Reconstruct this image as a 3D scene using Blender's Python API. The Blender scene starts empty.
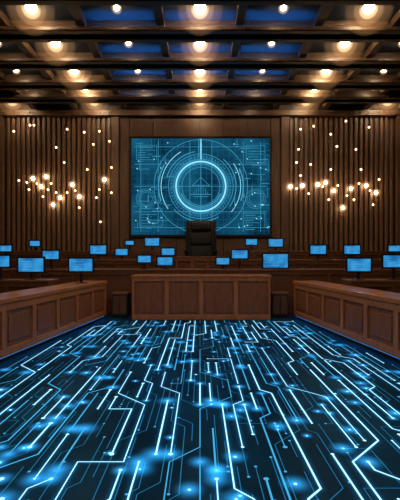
import bpy, bmesh, math, random
from mathutils import Vector, Matrix
random.seed(7)
scene = bpy.context.scene
scene.view_settings.view_transform = 'Standard'
scene.view_settings.look = 'None'

# ---------------------------------------------------------------- materials
def new_mat(name):
    m = bpy.data.materials.new(name); m.use_nodes = True
    nt = m.node_tree; nt.nodes.clear()
    out = nt.nodes.new('ShaderNodeOutputMaterial')
    return m, nt, out

def wood(name, c1, c2, rough=0.4, scale=(6, 6, 0.8), coat=0.0, spec=.5):
    m, nt, out = new_mat(name)
    b = nt.nodes.new('ShaderNodeBsdfPrincipled')
    tc = nt.nodes.new('ShaderNodeTexCoord')
    mp = nt.nodes.new('ShaderNodeMapping'); mp.inputs['Scale'].default_value = scale
    n = nt.nodes.new('ShaderNodeTexNoise'); n.inputs['Scale'].default_value = 3; n.inputs['Detail'].default_value = 6
    n.inputs['Distortion'].default_value = 1.2
    r = nt.nodes.new('ShaderNodeValToRGB')
    r.color_ramp.elements[0].position = 0.3; r.color_ramp.elements[0].color = (*c1, 1)
    r.color_ramp.elements[1].position = 0.7; r.color_ramp.elements[1].color = (*c2, 1)
    L = nt.links.new
    L(tc.outputs['Object'], mp.inputs[0]); L(mp.outputs[0], n.inputs['Vector']); L(n.outputs['Fac'], r.inputs[0])
    L(r.outputs[0], b.inputs['Base Color'])
    b.inputs['Roughness'].default_value = rough
    b.inputs['Coat Weight'].default_value = coat
    b.inputs['Specular IOR Level'].default_value = spec
    L(b.outputs[0], out.inputs[0])
    return m

def plain(name, c, rough=0.5, metal=0.0, spec=.5):
    m, nt, out = new_mat(name)
    b = nt.nodes.new('ShaderNodeBsdfPrincipled')
    n = nt.nodes.new('ShaderNodeTexNoise'); n.inputs['Scale'].default_value = 30
    mr = nt.nodes.new('ShaderNodeMapRange'); mr.inputs['To Min'].default_value = rough*0.85; mr.inputs['To Max'].default_value = min(1, rough*1.15)
    nt.links.new(n.outputs['Fac'], mr.inputs['Value']); nt.links.new(mr.outputs[0], b.inputs['Roughness'])
    b.inputs['Base Color'].default_value = (*c, 1); b.inputs['Metallic'].default_value = metal
    b.inputs['Specular IOR Level'].default_value = spec
    nt.links.new(b.outputs[0], out.inputs[0])
    return m

def emit(name, c, s):
    m, nt, out = new_mat(name)
    e = nt.nodes.new('ShaderNodeEmission'); e.inputs[0].default_value = (*c, 1); e.inputs[1].default_value = s
    nt.links.new(e.outputs[0], out.inputs[0])
    return m

def bloom(name, c, s):
    """imitated bloom around a lamp: homogeneous volume that emits by itself"""
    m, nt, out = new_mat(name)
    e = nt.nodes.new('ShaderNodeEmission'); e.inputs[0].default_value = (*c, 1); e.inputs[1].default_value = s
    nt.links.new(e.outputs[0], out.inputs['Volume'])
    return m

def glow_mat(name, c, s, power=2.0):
    """painted soft glow: emission follows the 'glow' attribute, added over a transparent sheet"""
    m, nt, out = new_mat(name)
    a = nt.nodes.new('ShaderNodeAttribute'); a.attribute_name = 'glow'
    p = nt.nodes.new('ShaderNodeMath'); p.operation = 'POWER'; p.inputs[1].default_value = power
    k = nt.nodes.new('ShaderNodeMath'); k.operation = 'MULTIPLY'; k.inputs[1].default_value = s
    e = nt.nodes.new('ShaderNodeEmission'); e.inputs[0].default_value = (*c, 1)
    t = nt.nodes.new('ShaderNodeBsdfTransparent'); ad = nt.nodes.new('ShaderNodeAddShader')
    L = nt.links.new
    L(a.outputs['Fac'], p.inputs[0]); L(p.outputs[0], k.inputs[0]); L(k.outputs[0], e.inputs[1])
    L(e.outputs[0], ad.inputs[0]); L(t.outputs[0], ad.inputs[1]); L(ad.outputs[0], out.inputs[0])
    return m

M_bench = wood('bench_wood', (0.21, 0.078, 0.032), (0.35, 0.142, 0.058), 0.38, coat=0.15)
M_bench_in = wood('bench_panel_wood', (0.12, 0.042, 0.017), (0.21, 0.078, 0.032), 0.42)  # insets darker than the frames in colour, so the frames look more lit
M_top = wood('bench_top_wood', (0.22, 0.085, 0.036), (0.36, 0.15, 0.062), 0.28, (6, 0.8, 6), coat=0.3)
M_dtop = wood('desk_top_wood', (0.07, 0.029, 0.015), (0.13, 0.054, 0.026), 0.35, (0.8, 6, 6), coat=0.1)
M_desk = wood('desk_wood', (0.06, 0.023, 0.012), (0.11, 0.044, 0.021), 0.4)
M_slat = wood('slat_wood', (0.088, 0.043, 0.023), (0.155, 0.079, 0.041), 0.5)
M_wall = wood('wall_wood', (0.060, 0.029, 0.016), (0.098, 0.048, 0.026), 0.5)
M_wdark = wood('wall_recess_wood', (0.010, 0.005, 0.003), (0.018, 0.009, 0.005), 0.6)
M_beam = wood('beam_wood', (0.046, 0.026, 0.016), (0.084, 0.048, 0.029), 0.45, (0.8, 6, 6), spec=.4)
M_ceil = plain('ceiling_paint', (0.026, 0.032, 0.042), 0.7, spec=.2)
M_black = plain('black_plastic', (0.008, 0.008, 0.010), 0.4, spec=.3)
M_leather = plain('black_leather', (0.003, 0.003, 0.005), 0.5, spec=.25)
M_metal = plain('dark_metal', (0.06, 0.055, 0.05), 0.4, 1.0)
M_carpet = plain('gallery_carpet', (0.015, 0.012, 0.014), 0.95, spec=.1)
M_kick = plain('kick_black', (0.01, 0.01, 0.012), 0.4)
M_bulb = emit('warm_bulb', (1.0, 0.72, 0.42), 118)
M_bulb_s = emit('warm_bulb_small', (1.0, 0.72, 0.42), 90)
M_bloom0 = bloom('lamp_bloom_rim', (1.0, 0.48, 0.18), .17)
M_bloom1 = bloom('lamp_bloom_outer', (1.0, 0.54, 0.23), .55)
M_bloom2 = bloom('lamp_bloom_inner', (1.0, 0.65, 0.34), 3.2)
M_bloom3 = bloom('fairy_bloom', (1.0, 0.58, 0.25), 1.6)
M_fairy = emit('fairy_bulb', (1.0, 0.72, 0.40), 40)
M_fairy_s = emit('fairy_bulb_small', (1.0, 0.62, 0.30), 8)
M_blue_strip = emit('blue_cove_led', (0.03, 0.28, 1.0), 75)
M_added_kick_fill = emit('added_bench_kick_fill', (0.02, 0.32, 1.0), 1.2)  # added blue fill under the benches, for a cooler cast
M_line = emit('circuit_core', (0.40, 0.84, 1.0), 1.6)
M_line2 = emit('circuit_core_dim', (0.06, 0.48, 0.88), .95)
M_line3 = emit('circuit_fine', (0.02, 0.24, 0.50), .75)
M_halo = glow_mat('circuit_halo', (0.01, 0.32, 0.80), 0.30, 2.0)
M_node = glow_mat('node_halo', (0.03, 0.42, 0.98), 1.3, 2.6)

# ---------------------------------------------------------------- mesh builder
class MB:
    def __init__(s, mats):
        s.v = []; s.f = []; s.mi = []; s.mats = mats; s.glow = []
        s.T = Matrix.Identity(4)
    def mat(s, m):
        if m not in s.mats: s.mats.append(m)
        return s.mats.index(m)
    def add(s, vs, fs, m, glow=None):
        o = len(s.v)
        for i, p in enumerate(vs):
            s.v.append(tuple(s.T @ Vector(p))); s.glow.append(glow[i] if glow else 1.0)
        k = s.mat(m)
        for f in fs:
            s.f.append([o+i for i in f]); s.mi.append(k)
    def box(s, x0, x1, y0, y1, z0, z1, m):
        vs = [(x0,y0,z0),(x1,y0,z0),(x1,y1,z0),(x0,y1,z0),(x0,y0,z1),(x1,y0,z1),(x1,y1,z1),(x0,y1,z1)]
        s.add(vs, [(0,3,2,1),(4,5,6,7),(0,1,5,4),(1,2,6,5),(2,3,7,6),(3,0,4,7)], m)
    def prim(s, fn, m, mtx=None):
        bm = bmesh.new(); fn(bm)
        if mtx: bmesh.ops.transform(bm, matrix=mtx, verts=bm.verts)
        bm.verts.ensure_lookup_table()
        s.add([tuple(v.co) for v in bm.verts], [[v.index for v in f.verts] for f in bm.faces], m)
        bm.free()
    def cyl(s, x, y, z0, z1, r, m, r2=None, seg=20):
        s.prim(lambda bm: bmesh.ops.create_cone(bm, cap_ends=True, segments=seg, radius1=r, radius2=r if r2 is None else r2, depth=z1-z0), m, Matrix.Translation((x, y, (z0+z1)/2)))
    def sphere(s, x, y, z, r, m, sub=2, sc=(1,1,1)):
        s.prim(lambda bm: bmesh.ops.create_icosphere(bm, subdivisions=sub, radius=r), m, Matrix.Translation((x, y, z)) @ Matrix.Diagonal((*sc, 1)))
    def rbox(s, cx, cy, cz, sx, sy, sz, bev, m, rot=None, seg=4):
        def fn(bm):
            bmesh.ops.create_cube(bm, size=1)
            bmesh.ops.scale(bm, vec=(sx, sy, sz), verts=bm.verts)
            bmesh.ops.bevel(bm, geom=bm.edges[:], offset=bev, segments=seg, profile=0.5, affect='EDGES')
        M = Matrix.Translation((cx, cy, cz))
        if rot: M = M @ rot
        s.prim(fn, m, M)
    def obj(s, name, smooth=False, bevel=0, attr=False):
        me = bpy.data.meshes.new(name); me.from_pydata(s.v, [], s.f)
        for m in s.mats: me.materials.append(m)
        me.polygons.foreach_set('material_index', s.mi)
        if attr:
            a = me.attributes.new('glow', 'FLOAT', 'POINT'); a.data.foreach_set('value', s.glow)
        if smooth:
            me.polygons.foreach_set('use_smooth', [True]*len(me.polygons))
        me.update()
        o = bpy.data.objects.new(name, me); scene.collection.objects.link(o)
        if bevel:
            b = o.modifiers.new('bevel', 'BEVEL'); b.width = bevel; b.segments = 2; b.limit_method = 'ANGLE'
        return o

# ---------------------------------------------------------------- room shell
RX = 7.4; YB = 14.0; YF = -3.0; HC = 6.80
def aisle(y): return 2.9 - 0.1284*(y-5.8)      # half width of the lit floor

mf, nt, out = new_mat('dark_glass_floor')
L = nt.links.new
tc = nt.nodes.new('ShaderNodeTexCoord')
n = nt.nodes.new('ShaderNodeTexNoise'); n.inputs['Scale'].default_value = 0.9; n.inputs['Detail'].default_value = 4
r = nt.nodes.new('ShaderNodeValToRGB')
r.color_ramp.elements[0].color = (0.001, 0.004, 0.010, 1); r.color_ramp.elements[0].position = .35
r.color_ramp.elements[1].color = (0.002, 0.018, 0.040, 1); r.color_ramp.elements[1].position = .7
L(tc.outputs['Object'], n.inputs['Vector']); L(n.outputs['Fac'], r.inputs[0])
df = nt.nodes.new('ShaderNodeBsdfDiffuse'); L(r.outputs[0], df.inputs[0])
em = nt.nodes.new('ShaderNodeEmission'); L(r.outputs[0], em.inputs[0]); em.inputs[1].default_value = .45  # self-emission painting a blue bloom over the whole floor
fr = nt.nodes.new('ShaderNodeFresnel'); fr.inputs[0].default_value = 1.33
mx = nt.nodes.new('ShaderNodeMix'); mx.data_type = 'RGBA'
mx.inputs['A'].default_value = (0, 0, 0, 1); mx.inputs['B'].default_value = (0.09, 0.27, 0.60, 1)
L(fr.outputs[0], mx.inputs['Factor'])
gs_ = nt.nodes.new('ShaderNodeBsdfGlossy'); gs_.inputs['Roughness'].default_value = .28; L(mx.outputs['Result'], gs_.inputs[0])
a1 = nt.nodes.new('ShaderNodeAddShader'); a2 = nt.nodes.new('ShaderNodeAddShader')
L(df.outputs[0], a1.inputs[0]); L(gs_.outputs[0], a1.inputs[1]); L(a1.outputs[0], a2.inputs[0]); L(em.outputs[0], a2.inputs[1])
L(a2.outputs[0], out.inputs[0])
f = MB([mf]); f.box(-RX, RX, YF, YB, -0.15, 0, mf); f.obj('floor')

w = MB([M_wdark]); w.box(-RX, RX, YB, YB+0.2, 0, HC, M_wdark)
for sgn in (-1, 1):
    x = 3.12
    while x < 6.75:
        w.box(min(sgn*x, sgn*(x+.095)), max(sgn*x, sgn*(x+.095)), YB-.085, YB, 0.2, 6.45, M_slat); x += 0.175
    w.box(min(sgn*6.82, sgn*7.4), max(sgn*6.82, sgn*7.4), YB-.16, YB, 0, 6.62, M_wall)
    w.box(min(sgn*2.82, sgn*3.08), max(sgn*2.82, sgn*3.08), YB-.14, YB, 0, 6.62, M_wall)
for (x0, x1) in ((-2.80, -2.47), (2.47, 2.80)):
    w.box(x0, x1, YB-.07, YB, 0.2, 6.4, M_wall)
for i in range(6):
    x0 = -2.45 + i*4.9/6
    w.box(x0+.01, x0+4.9/6-.01, YB-.06, YB, 5.74, 6.4, M_wall)
    w.box(x0+.01, x0+4.9/6-.01, YB-.06, YB, 0.2, 2.2, M_wall)
w.obj('wall_back', bevel=0.008)
w = MB([M_wall])
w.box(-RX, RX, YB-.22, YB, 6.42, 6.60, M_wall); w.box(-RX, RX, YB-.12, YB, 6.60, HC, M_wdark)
w.obj('trim_1', bevel=.01)
for sgn, nm in ((-1, 'wall_left'), (1, 'wall_right')):
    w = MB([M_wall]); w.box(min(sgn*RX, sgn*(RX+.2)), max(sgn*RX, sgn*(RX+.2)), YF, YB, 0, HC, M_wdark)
    y = YF+.2
    while y < YB-.3:
        w.box(min(sgn*RX, sgn*(RX-.07)), max(sgn*RX, sgn*(RX-.07)), y, y+.1, 0.2, 6.4, M_slat); y += .175
    w.obj(nm)
w = MB([M_wall]); w.box(-RX, RX, YF-.2, YF, 0, HC, M_wall); w.obj('wall_front')

# ceiling
c = MB([M_ceil]); c.box(-RX, RX, YF, YB, HC, HC+.2, M_ceil); c.obj('ceiling')
rows = [8.3, 9.67, 11.1, 12.2, 13.2]
rows_all = [8.3-1.38*i for i in range(7, 0, -1)] + rows
c = MB([M_beam])
bys = [(rows_all[i]+rows_all[i+1])/2 for i in range(len(rows_all)-1)]
for y in bys:
    c.box(-RX, RX, y-.12, y+.12, 6.50, HC, M_beam)
    c.box(-RX, RX, y-.24, y+.24, 6.50, 6.54, M_beam)
    for q in (-1, 1):
        c.box(-RX, RX, min(y+q*.24, y+q*.222), max(y+q*.24, y+q*.222), 6.50, 6.60, M_beam)
for x in (-6.9, -5.7, -4.3, -2.6, -.87, .87, 2.6, 4.3, 5.7, 6.9):
    c.box(x-.09, x+.09, YF, YB-.23, 6.62, HC, M_beam)
c.obj('ceiling_beams', bevel=.008)
# blue LED strips lying on the beam ledges, lighting the coffers from above the ledge
c = MB([M_blue_strip])
for y in bys[-6:]:
    for x0, x1 in ((-.75, .75), (-2.4, -1.0), (1.0, 2.4)):
        for q in (-.16, .16):
            c.box(x0, x1, y+q-.012, y+q+.012, 6.54, 6.555, M_blue_strip)
c.obj('cove_light_strip')

# flush downlights: housing ring in the ceiling + shallow glass dome
def downlight(x, y, big, halo=True):
    d = MB([M_metal]); r = .12 if big else .058
    d.cyl(x, y, HC-.05, HC, r*1.35, M_metal, seg=28)
    d.sphere(x, y, HC-.07, r, M_bulb if big else M_bulb_s, 3, (1, 1, .85))
    if halo and big:
        d.sphere(x, y, HC-.10, .19, M_bloom2, 3); d.sphere(x, y, HC-.11, .30, M_bloom1, 3); d.sphere(x, y, HC-.12, .48, M_bloom0, 3)  # nested self-emitting spheres imitate the bloom around the bulb
    elif halo:
        d.sphere(x, y, HC-.08, .11, M_bloom2, 3)  # same imitated bloom, one small sphere
    d.obj('ceiling_lamp', smooth=True)
for y in rows_all:
    for x in (-3.5, 0, 3.5): downlight(x, y, True, y > 6)
    for x in (-1.73, 1.73): downlight(x, y, False, y > 6)
for x, y in ((-6.2, 13.2), (6.2, 13.2)): downlight(x, y, True)
for x, y in ((-5.1, 11.1), (5.1, 11.1), (-4.9, 9.67), (4.9, 9.67), (-5.3, 12.2), (5.3, 12.2)): downlight(x, y, False)

# ---------------------------------------------------------------- wall screen
SX0, SX1, SZ0, SZ1 = -2.38, 2.42, 2.30, 5.64
ys = YB-.12
ms, nt, out = new_mat('screen_glass')
e = nt.nodes.new('ShaderNodeEmission'); tc = nt.nodes.new('ShaderNodeTexCoord')
n = nt.nodes.new('ShaderNodeTexNoise'); n.inputs['Scale'].default_value = 1.1; n.inputs['Detail'].default_value = 5
r = nt.nodes.new('ShaderNodeValToRGB')
r.color_ramp.elements[0].color = (0.002, 0.024, 0.056, 1); r.color_ramp.elements[0].position = .35
r.color_ramp.elements[1].color = (0.008, 0.11, 0.21, 1); r.color_ramp.elements[1].position = .74
nt.links.new(tc.outputs['Object'], n.inputs['Vector']); nt.links.new(n.outputs['Fac'], r.inputs[0])
nt.links.new(r.outputs[0], e.inputs[0]); e.inputs[1].default_value = 1.0
nt.links.new(e.outputs[0], out.inputs[0])
S_hi = emit('screen_bright', (0.30, 0.80, 1.0), 1.15)
S_mid = emit('screen_mid', (0.06, 0.42, 0.66), 0.75)
S_lo = emit('screen_dim', (0.015, 0.17, 0.31), 0.7)
S_glow = glow_mat('screen_ring_glow', (0.05, 0.45, 0.8), .32, 1.6)
s = MB([M_black])
s.box(SX0-.07, SX1+.07, ys, YB-.05, SZ0-.07, SZ1+.07, M_black)
s.box(SX0, SX1, ys-.01, ys, SZ0, SZ1, ms)
for a in ((SX0-.07, SX0, SZ0-.07, SZ1+.07), (SX1, SX1+.07, SZ0-.07, SZ1+.07), (SX0, SX1, SZ0-.07, SZ0), (SX0, SX1, SZ1, SZ1+.07)):
    s.box(a[0], a[1], ys-.03, ys, a[2], a[3], M_black)
def sq(x0, z0, x1, z1, m, l=0):
    x0, x1 = max(SX0+.01, min(x0, x1)), min(SX1-.01, max(x0, x1)); z0, z1 = max(SZ0+.01, min(z0, z1)), min(SZ1-.01, max(z0, z1))
    if x1 <= x0 or z1 <= z0: return
    y = ys-.012-.001*l
    s.add([(x0,y,z0),(x1,y,z0),(x1,y,z1),(x0,y,z1)], [(0,1,2,3)], m)
def hl(x0, x1, z, t, m, l=0): sq(x0, z-t/2, x1, z+t/2, m, l)
def vl(x, z0, z1, t, m, l=0): sq(x-t/2, z0, x+t/2, z1, m, l)
CX, CZ = 0.03, 3.98
def seg(x0, z0, x1, z1, t, m, l=0):
    d = Vector((x1-x0, z1-z0)).normalized(); nx, nz = -d.y*t/2, d.x*t/2; y = ys-.012-.001*l
    s.add([(x0+nx,y,z0+nz),(x1+nx,y,z1+nz),(x1-nx,y,z1-nz),(x0-nx,y,z0-nz)], [(0,1,2,3)], m)
def ring(R0, R1, m, l, prof0, prof1, cx=CX, cz=CZ):
    y = ys-.012-.001*l; vs = []; fs = []; gl_ = []
    for i in range(72):
        a = math.radians(5*i)
        for rr, g_ in ((R0, prof0), (R1, prof1)): vs.append((cx+rr*math.cos(a), y, cz+rr*math.sin(a))); gl_.append(g_)
    for i in range(72): fs.append((2*i, 2*((i+1) % 72), 2*((i+1) % 72)+1, 2*i+1))
    s.add(vs, fs, m, gl_)
def arc(R, t, a0, a1, m, l=0, cx=CX, cz=CZ):
    nseg = max(2, int(abs(a1-a0)/4)); y = ys-.012-.001*l
    vs = []; fs = []
    for i in range(nseg+1):
        a = math.radians(a0+(a1-a0)*i/nseg)
        for rr in (R-t/2, R+t/2): vs.append((cx+rr*math.cos(a), y, cz+rr*math.sin(a)))
    for i in range(nseg): fs.append((2*i, 2*i+2, 2*i+3, 2*i+1))
    s.add(vs, fs, m)
x = SX0+.2
while x < SX1: vl(x, SZ0, SZ1, .009, S_lo); x += .2
z = SZ0+.14
while z < SZ1: hl(SX0, SX1, z, .009, S_lo); z += .2
for x in (-2.05, -1.45, -.35, .41, 1.5, 2.1): vl(x, SZ0+.1, SZ1-.1, .015, S_mid, 1)
for z in (2.55, 3.1, 3.98, 4.75, 5.35): hl(SX0+.1, SX1-.1, z, .015, S_mid, 1)
vl(CX, SZ0, SZ1, .02, S_mid, 2); vl(CX, 4.9, SZ1, .05, S_hi, 2); vl(CX-.08, 5.0, SZ1, .02, S_mid, 2)
ring(.60, .86, S_glow, 2.5, 0, 1); ring(.86, 1.15, S_glow, 2.5, 1, 0)
for R, t, m in ((.86, .05, S_hi), (.94, .02, S_mid), (.78, .02, S_mid), (.66, .018, S_mid), (1.12, .02, S_mid), (1.62, .02, S_mid), (1.54, .01, S_lo)):
    arc(R, t, 0, 360, m, 3)
for R, t, a0, a1, m in ((1.22, .03, 100, 165, S_mid), (1.22, .03, -35, 50, S_mid), (1.38, .02, 120, 215, S_hi), (1.38, .02, -40, 35, S_hi), (1.47, .045, 150, 200, S_mid), (1.47, .045, -20, 25, S_mid), (1.22, .03, 220, 300, S_mid), (.72, .04, 200, 340, S_mid)):
    arc(R, t, a0, a1, m, 4)
for i in range(60):
    a = i*6; arc(1.03, .06, a, a+1.0, S_mid, 4)
# tower-like figure inside the target ring
for i, hh in enumerate((.10, .20, .34, .46, .34, .20, .10)):
    xx = CX-.24+.08*i; seg(xx, CZ-.28, xx, CZ-.28+hh, .014, S_mid, 5)
hl(CX-.36, CX+.36, CZ-.28, .022, S_mid, 5); hl(CX-.26, CX+.26, CZ-.36, .016, S_mid, 5); hl(CX-.30, CX+.30, CZ+.02, .014, S_mid, 5)
seg(CX-.30, CZ+.02, CX, CZ+.32, .014, S_mid, 5); seg(CX+.30, CZ+.02, CX, CZ+.32, .014, S_mid, 5)
rs = random.Random(3)
for i in range(170):
    side = rs.choice((-1, 1)); x = CX+side*rs.uniform(1.1, 2.35); z = rs.uniform(SZ0+.1, SZ1-.1); m = rs.choice((S_mid, S_mid, S_lo, S_lo))
    L_ = rs.uniform(.08, .5); t = rs.choice((.010, .014, .02))
    if rs.random() < .6: hl(x, x+L_, z, t, m, 6)
    else: vl(x, z, z+L_*.7, t*.8, m, 6)
    if rs.random() < .2: sq(x, z, x+.035, z+.035, S_hi, 7)
for (x, z, ww, hh) in ((-2.2, 4.9, .7, .5), (-2.1, 2.6, .8, .6), (1.6, 4.8, .65, .6), (1.5, 2.55, .75, .5)):
    hl(x, x+ww, z, .012, S_mid, 6); hl(x, x+ww, z+hh, .012, S_mid, 6); vl(x, z, z+hh, .012, S_mid, 6); vl(x+ww, z, z+hh, .012, S_mid, 6)
    for k in range(5): hl(x+.06, x+rs.uniform(.25, ww-.05), z+hh*(k+1)/6, .014, S_mid, 7)
for sg in (-1, 1):
    for q in range(3): arc(.22+.06*q, .012, 0, 360, S_mid, 6, CX+sg*1.9, 3.55)
s.obj('wall_display_screen', attr=True)

# ---------------------------------------------------------------- fairy lights on the slatted wall
big = [(34,179),(47,177),(42,187),(61,198),(80,197),(73,185),(54,205),(105,180),(290,187),(302,186),(325,183),(333,191),(342,208),(317,185),(350,189),(365,186),(375,193)]
small = [(35,126),(15,132),(68,130),(85,133),(100,132),(57,148),(94,145),(28,183),(52,184),(80,208),(65,163),(100,190),(101,222),(112,193),(97,198),(44,197),(68,193),(31,126),(20,181),(112,168),(88,170),(38,184),(49,190),(57,193),(76,191),(30,190),(110,142),
 (300,130),(330,135),(345,122),(355,150),(368,128),(298,150),(336,147),(372,205),(330,170),(310,165),(353,200),(296,163),(378,180),(308,194),(328,200),(322,187),(360,170),(300,176),(337,186),(346,196),(358,184),(369,191),(296,189),(313,127)]
fl = MB([M_metal])
for lst, r, m in ((big, .056, M_fairy), (small, .032, M_fairy_s)):
    for (px, py) in lst:
        x = (px-200)*.0346; z = 1.6+(255-py)*.0346; yy = YB-.245
        fl.sphere(x, yy, z, r, m, 2)
        fl.box(x-.002, x+.002, yy-.002, yy+.002, z+r*.8, 6.50, M_metal)
        fl.box(x-.012, x+.012, yy-.004, YB-.221, 6.49, 6.51, M_metal)
        fl.cyl(x, yy, z+r*.7, z+r*1.5, r*.35, M_metal, seg=8)
        fl.sphere(x, yy, z, .15 if r > .05 else .062, M_bloom3, 2)  # self-emitting sphere imitates bloom around the bulb
fl.obj('fairy_lights', smooth=True)

# ---------------------------------------------------------------- side benches (angled bars along the aisle)
H = .95
for sgn in (-1, 1):
    y0, y1 = 2.6, 10.1
    ang = math.atan(0.1284)
    Ln = (y1-y0)/math.cos(ang)
    o = Vector((sgn*aisle(y0), y0, 0)); u = Vector((-sgn*math.sin(ang), math.cos(ang), 0)); v = Vector((sgn*math.cos(ang), math.sin(ang), 0))
    T = Matrix(((v.x, u.x, 0, o.x), (v.y, u.y, 0, o.y), (0, 0, 1, 0), (0, 0, 0, 1)))
    bb = MB([M_bench]); bb.T = T
    bb.box(.08, .60, 0, Ln, 0, .08, M_kick)
    bb.box(.068, .08, .02, Ln-.02, .055, .07, M_added_kick_fill)  # added glowing strip, tints the floor edge blue
    bb.box(.05, .58, 0, Ln, .08, H-.06, M_bench_in)
    bb.box(.0, .62, -.02, Ln+.03, H-.07, H, M_top)
    bb.box(.03, .05, 0, Ln, H-.13, H-.07, M_bench)
    bb.box(.02, .06, 0, Ln, .08, .20, M_bench)
    bb.box(.02, .06, 0, Ln, H-.19, H-.07, M_bench)
    npan = 9
    for i in range(npan+1):
        q = i*Ln/npan
        bb.box(.02, .06, max(0, q-.055), min(Ln, q+.055), .20, H-.19, M_bench)
    for i in range(npan):
        q0 = i*Ln/npan+.13; q1 = (i+1)*Ln/npan-.13
        bb.box(.035, .06, q0, q1, .28, H-.27, M_bench_in)
    bb.box(.06, .58, Ln, Ln+.015, .08, .2, M_bench); bb.box(.06, .58, Ln, Ln+.015, H-.19, H-.07, M_bench)
    bb.obj('side_bench', bevel=.006)

# low dark cabinets standing between the side benches and the judge's bench
for sgn in (-1, 1):
    k = MB([M_kick]); xa, xb = 1.84, 2.24
    X0, X1 = min(sgn*xa, sgn*xb), max(sgn*xa, sgn*xb)
    k.box(X0+.02, X1-.02, 10.17, 10.52, 0, .06, M_black)
    k.box(X0, X1, 10.15, 10.54, .06, .60, M_kick)
    k.box(X0-.015, X1+.015, 10.13, 10.55, .60, .64, M_dtop)
    k.box(X0+.03, (X0+X1)/2-.01, 10.135, 10.15, .10, .56, M_desk); k.box((X0+X1)/2+.01, X1-.03, 10.135, 10.15, .10, .56, M_desk)
    for q in (-.03, .03): k.box((X0+X1)/2+q-.006, (X0+X1)/2+q+.006, 10.12, 10.135, .3, .4, M_metal)
    k.obj('low_cabinet', bevel=.004)

# ---------------------------------------------------------------- gallery steps (platforms)
for sgn in (-1, 1):
    g = MB([M_carpet]); xa, xb = 3.9, RX-.1
    g.box(min(sgn*xa, sgn*xb), max(sgn*xa, sgn*xb), 3.0, 8.3, 0, .12, M_carpet); g.obj('gallery_step')
g = MB([M_carpet]); g.box(-RX+.1, RX-.1, 11.3, 12.69, 0, .5, M_carpet); g.obj('gallery_step')
g = MB([M_carpet]); g.box(-RX+.1, RX-.1, 12.7, YB-.25, 0, .8, M_carpet); g.obj('gallery_step')

# ---------------------------------------------------------------- desk rows
def panel_desk(name, x0, x1, yf, depth, z0, z1, pan=.85, mt=M_dtop, mw=M_desk, mp=M_desk):
    d = MB([mw])
    d.box(x0+.02, x1-.02, yf+.045, yf+.07, z0, z1-.05, mp)
    d.box(x0, x1, yf, yf+depth, z1-.05, z1, mt)
    d.box(x0+.02, x1-.02, yf+.015, yf+.07, z1-.15, z1-.05, mw)
    d.box(x0+.02, x1-.02, yf+.015, yf+.07, z0, z0+.12, mw)
    n = max(1, round((x1-x0)/pan))
    for i in range(n+1):
        q = x0+.02+(x1-x0-.04)*i/n
        d.box(max(x0+.02, q-.05), min(x1-.02, q+.05), yf+.015, yf+.07, z0+.12, z1-.15, mw)
    for i in range(n):
        q0 = x0+.02+(x1-x0-.04)*i/n+.10; q1 = x0+.02+(x1-x0-.04)*(i+1)/n-.10
        if mp is not mw: d.box(q0, q1, yf+.03, yf+.07, z0+.18, z1-.21, mp)
    for q in (x0+.02, x1-.06):
        d.box(q, q+.04, yf+.07, yf+depth-.03, z0, z1-.05, mw)
    return d.obj(name, bevel=.006)

panel_desk('judge_bench', -1.70, 1.76, 9.85, .62, 0, 1.10, .87, M_top, M_bench, M_bench_in)
panel_desk('gallery_desk', -6.9, -3.22, 8.55, .6, 0, 1.06)
panel_desk('gallery_desk', 3.22, 6.9, 8.55, .6, 0, 1.06)
panel_desk('gallery_desk', -6.9, -3.9, 6.6, .6, .12, 1.0)
panel_desk('gallery_desk', 3.9, 6.9, 6.6, .6, .12, 1.0)
panel_desk('gallery_desk', -6.9, 6.9, 10.62, .6, 0, 1.22)
panel_desk('gallery_desk', -6.9, -.75, 12.05, .55, .5, 1.46)
panel_desk('gallery_desk', .75, 6.9, 12.05, .55, .5, 1.46)
panel_desk('judge_desk', -.73, .73, 11.95, .5, .5, 1.56, .5, M_dtop, M_bench_in, M_desk)
panel_desk('gallery_desk', -6.9, -.9, 13.05, .5, .8, 1.74)
panel_desk('gallery_desk', .9, 6.9, 13.05, .5, .8, 1.74)

# ---------------------------------------------------------------- monitors
mm, nt, out = new_mat('monitor_screen')
e = nt.nodes.new('ShaderNodeEmission'); tc = nt.nodes.new('ShaderNodeTexCoord')
n = nt.nodes.new('ShaderNodeTexNoise'); n.inputs['Scale'].default_value = 3; n.inputs['Detail'].default_value = 2
r = nt.nodes.new('ShaderNodeValToRGB')
r.color_ramp.elements[0].color = (0.010, 0.13, 0.38, 1); r.color_ramp.elements[0].position = .35
r.color_ramp.elements[1].color = (0.05, 0.40, 0.82, 1); r.color_ramp.elements[1].position = .70
nt.links.new(tc.outputs['Object'], n.inputs['Vector']); nt.links.new(n.outputs['Fac'], r.inputs[0]); nt.links.new(r.outputs[0], e.inputs[0])
e.inputs[1].default_value = 1.0; nt.links.new(e.outputs[0], out.inputs[0])
U_hi = emit('monitor_ui', (0.14, 0.58, 1.0), 1.0)
rm = random.Random(11)
def monitor(x, y, zdesk, zc, wd, yaw=0):
    hgt = wd*.60
    d = MB([M_black])
    d.box(-wd/2, wd/2, 0, .035, zc-zdesk-hgt/2, zc-zdesk+hgt/2, M_black)
    i = .040
    zb = zc-zdesk-hgt/2+i; zt = zc-zdesk+hgt/2-i
    d.box(-wd/2+i, wd/2-i, -.004, .002, zb, zt, mm)
    for k in range(4):
        zz = zb+(zt-zb)*(k+.8)/5; xx = -wd/2+i+.04+rm.random()*.05
        d.box(xx, xx+rm.uniform(.1, wd*.5), -.0065, -.004, zz, zz+.006, U_hi)
    d.box(-.03, .03, .035, .06, .01, zc-zdesk, M_black)
    d.rbox(0, .05, .010, wd*.42, .17, .018, .006, M_black, seg=2)
    o = d.obj('desktop_monitor'); o.location = (x, y, zdesk+.001); o.rotation_euler = (0, 0, yaw)
A = 1.06; B = 1.22; C = 1.46; D = 1.74
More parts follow.
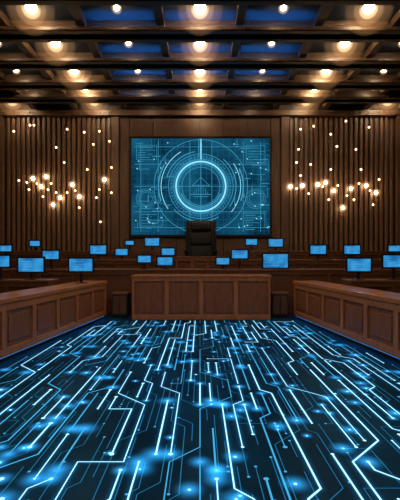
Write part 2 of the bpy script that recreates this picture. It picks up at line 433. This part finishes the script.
mons = [
 (-3.72, 8.8, A, 1.38, .62, .02), (3.50, 8.8, A, 1.38, .58, -.02), (4.28, 8.8, A, 1.46, .56, -.02), (-4.42, 8.8, A, 1.46, .52, .02),
 (-2.74, 9.2, .95, 1.37, .60, .02),
 (-4.05, 10.85, B, 1.60, .50, .02), (2.05, 10.85, B, 1.44, .74, 0), (-1.51, 10.85, B, 1.49, .42, 0), (-.95, 10.85, B, 1.43, .48, 0), (.62, 10.85, B, 1.43, .42, 0), (1.09, 10.98, B, 1.62, .50, 0),
 (-3.12, 12.25, C, 1.76, .56, 0), (3.62, 12.25, C, 1.76, .55, 0), (4.66, 12.25, C, 1.76, .55, 0), (-2.40, 12.25, C, 1.69, .44, 0), (5.95, 12.25, C, 1.80, .42, 0), (-.98, 12.25, C, 1.70, .46, 0), (-5.95, 12.25, C, 1.80, .42, 0),
 (-1.58, 13.2, D, 2.03, .54, 0), (1.70, 13.2, D, 2.03, .44, 0), (2.50, 13.2, D, 2.00, .54, 0), (-2.32, 13.2, D, 2.0, .34, 0), (-5.45, 13.2, D, 1.98, .40, 0)]
for a in mons: monitor(*a)

# ---------------------------------------------------------------- judge's chair
ch = MB([M_leather]); cx, cy = .03, 12.78; fz = .8
for k in range(5):
    a = math.radians(90+72*k)
    R = Matrix.Rotation(a, 4, 'Z')
    ch.rbox(cx+.17*math.cos(a), cy+.02+.17*math.sin(a), fz+.07, .32, .05, .04, .015, M_metal, R, 2)
    ch.sphere(cx+.31*math.cos(a), cy+.02+.31*math.sin(a), fz+.03, .03, M_black, 2)
ch.cyl(cx, cy+.02, fz+.06, fz+.50, .035, M_metal)
ch.rbox(cx, cy, fz+.60, .76, .56, .16, .05, M_leather)
tilt = Matrix.Rotation(math.radians(-6), 4, 'X')
ch.rbox(cx, cy+.27, fz+1.24, .98, .13, 1.38, .06, M_leather, tilt, 5)
ch.rbox(cx, cy+.19, fz+.90, .70, .09, .42, .035, M_leather, tilt)
ch.rbox(cx, cy+.18, fz+1.34, .70, .09, .40, .035, M_leather, tilt)
ch.rbox(cx, cy+.16, fz+1.73, .64, .10, .26, .04, M_leather, tilt)
for q in (-1, 1):
    ch.rbox(cx+q*.48, cy-.02, fz+.92, .12, .48, .08, .03, M_leather)
    ch.rbox(cx+q*.48, cy-.16, fz+.75, .05, .06, .30, .015, M_leather)
    ch.rbox(cx+q*.42, cy+.0, fz+.62, .16, .4, .05, .02, M_leather)
    ch.rbox(cx+q*.46, cy+.20, fz+1.3, .07, .15, .9, .03, M_leather, tilt)
ch.obj('judge_chair', smooth=True)

# ---------------------------------------------------------------- circuit inlay on the floor
rc = random.Random(5)
Y0, Y1 = 1.2, 9.72
def route(cell, tries, minl, maxl, sl, hprob, occ, dlen=(1, 4), marg=.09):
    ny = int((Y1-Y0)/cell); paths = []
    def inside(i, j):
        y = Y0+j*cell
        return 0 <= j <= ny and abs(i*cell) < aisle(y)-marg
    for t in range(tries):
        i = rc.randint(-40, 40); j = rc.randint(0, ny)
        if not inside(i, j) or (i, j) in occ: continue
        dy = rc.choice((-1, 1)); maxlen = rc.randint(minl, maxl)
        pts = [(i, j)]; used = [(i, j)]; n_ = 0; last = None; d = (0, dy)
        while n_ < maxlen:
            if last == 'S':
                if rc.random() > hprob: d = (rc.choice((-1, 1)), dy); ln = rc.randint(*dlen); last = 'D'
                else: d = (rc.choice((-1, 1)), 0); ln = rc.randint(1, 4); last = 'H'
            else:
                d = (0, dy); ln = rc.randint(*sl); last = 'S'
            moved = 0
            for _ in range(ln):
                a, b_ = i+d[0], j+d[1]
                if not inside(a, b_) or (a, b_) in occ or (a, b_) in used: break
                if d[0] and d[1] and ((i+d[0], j) in occ and (i, j+d[1]) in occ): break
                i, j = a, b_; used.append((i, j)); moved += 1; n_ += 1
            if moved: pts.append((i, j))
            if moved < ln: break
        if len(used) < 5: continue
        occ.update(used); paths.append([(a*cell, Y0+b_*cell) for a, b_ in pts])
    return paths
main = route(.118, 1100, 20, 75, (4, 18), .18, set(), (1, 3))
fine = route(.07, 800, 8, 50, (3, 16), .35, set())
ci = MB([M_line]); gl = MB([M_halo])
def strip(mb, pts, wd, z, m, prof):
    P = [Vector((a, b_, 0)) for a, b_ in pts]; n_ = len(P); vs = []; gs = []
    for k in range(n_):
        d0 = (P[k]-P[k-1]).normalized() if k else (P[1]-P[0]).normalized()
        d1 = (P[k+1]-P[k]).normalized() if k < n_-1 else d0
        nrm = (Vector((-d0.y, d0.x, 0))+Vector((-d1.y, d1.x, 0)))
        if nrm.length < .2: nrm = Vector((-d0.y, d0.x, 0))
        nrm.normalize(); c_ = max(.5, nrm.dot(Vector((-d0.y, d0.x, 0))))
        for o_, g_ in prof:
            q = P[k]+nrm*(o_*wd/c_); vs.append((q.x, q.y, z)); gs.append(g_)
    m_ = len(prof); fs = []
    for k in range(n_-1):
        for l in range(m_-1):
            a = k*m_+l; fs.append((a, a+1, a+m_+1, a+m_))
    mb.add(vs, fs, m, gs)
def disc(mb, x, y, z, R, m, g0=1., g1=0., seg=20):
    vs = [(x, y, z)]+[(x+R*math.cos(2*math.pi*k/seg), y+R*math.sin(2*math.pi*k/seg), z) for k in range(seg)]
    mb.add(vs, [(0, 1+k, 1+(k+1) % seg) for k in range(seg)], m, [g0]+[g1]*seg)
for p in fine:
    strip(ci, p, .0032, .003, M_line3, [(-1, 1), (1, 1)])
    disc(ci, p[-1][0], p[-1][1], .0032, .012, M_line2, 1, 1)
for idx, p in enumerate(main):
    dim = rc.random() < .38
    wd = rc.choice((.0045, .006, .0075)); m = M_line2 if dim else M_line
    strip(ci, p, wd, .004, m, [(-1, 1), (1, 1)])
    if not dim: strip(gl, p, .058, .0021+.00002*(idx % 40), M_halo, [(-1, 0), (-.3, .55), (0, 1), (.3, .55), (1, 0)])  # wide faded strip paints the glow beside the trace
    for e_ in (p[0], p[-1]):
        disc(ci, e_[0], e_[1], .0045, rc.choice((.010, .015, .020)), m, 1, 1)
        if rc.random() < .5 and abs(e_[0]) < aisle(e_[1])-.2 and e_[1] < 9.6:
            R = rc.uniform(.08, .19); disc(gl, e_[0], e_[1], .0031+.00002*(idx % 40), R, M_node, 1, 0, 28)  # faded disc paints the glow around the trace end
for k in range(140):   # free-standing glowing vias
    y = rc.uniform(1.6, 9.5); x = rc.uniform(-1, 1)*(aisle(y)-.25); R = rc.uniform(.05, .16)
    disc(ci, x, y, .0046, rc.uniform(.006, .014), M_line, 1, 1, 12)
    disc(gl, x, y, .0055+.00001*k, R, M_node, 1, 0, 24)  # faded disc paints the glow around the via
ci.obj('circuit_inlay_lines'); gl.obj('circuit_painted_glow', attr=True)

# ---------------------------------------------------------------- world
wd_ = bpy.data.worlds.new('world'); scene.world = wd_; wd_.use_nodes = True
wd_.node_tree.nodes['Background'].inputs[0].default_value = (0.01, 0.012, 0.02, 1); wd_.node_tree.nodes['Background'].inputs[1].default_value = .5

# ---------------------------------------------------------------- camera
cam = bpy.data.cameras.new('camera'); co = bpy.data.objects.new('camera', cam); scene.collection.objects.link(co)
cam.sensor_fit = 'HORIZONTAL'; cam.sensor_width = 36; cam.lens = 36; cam.shift_y = 5/400
co.location = (0, 0, 1.6); co.rotation_euler = (math.pi/2, 0, 0)
scene.camera = co
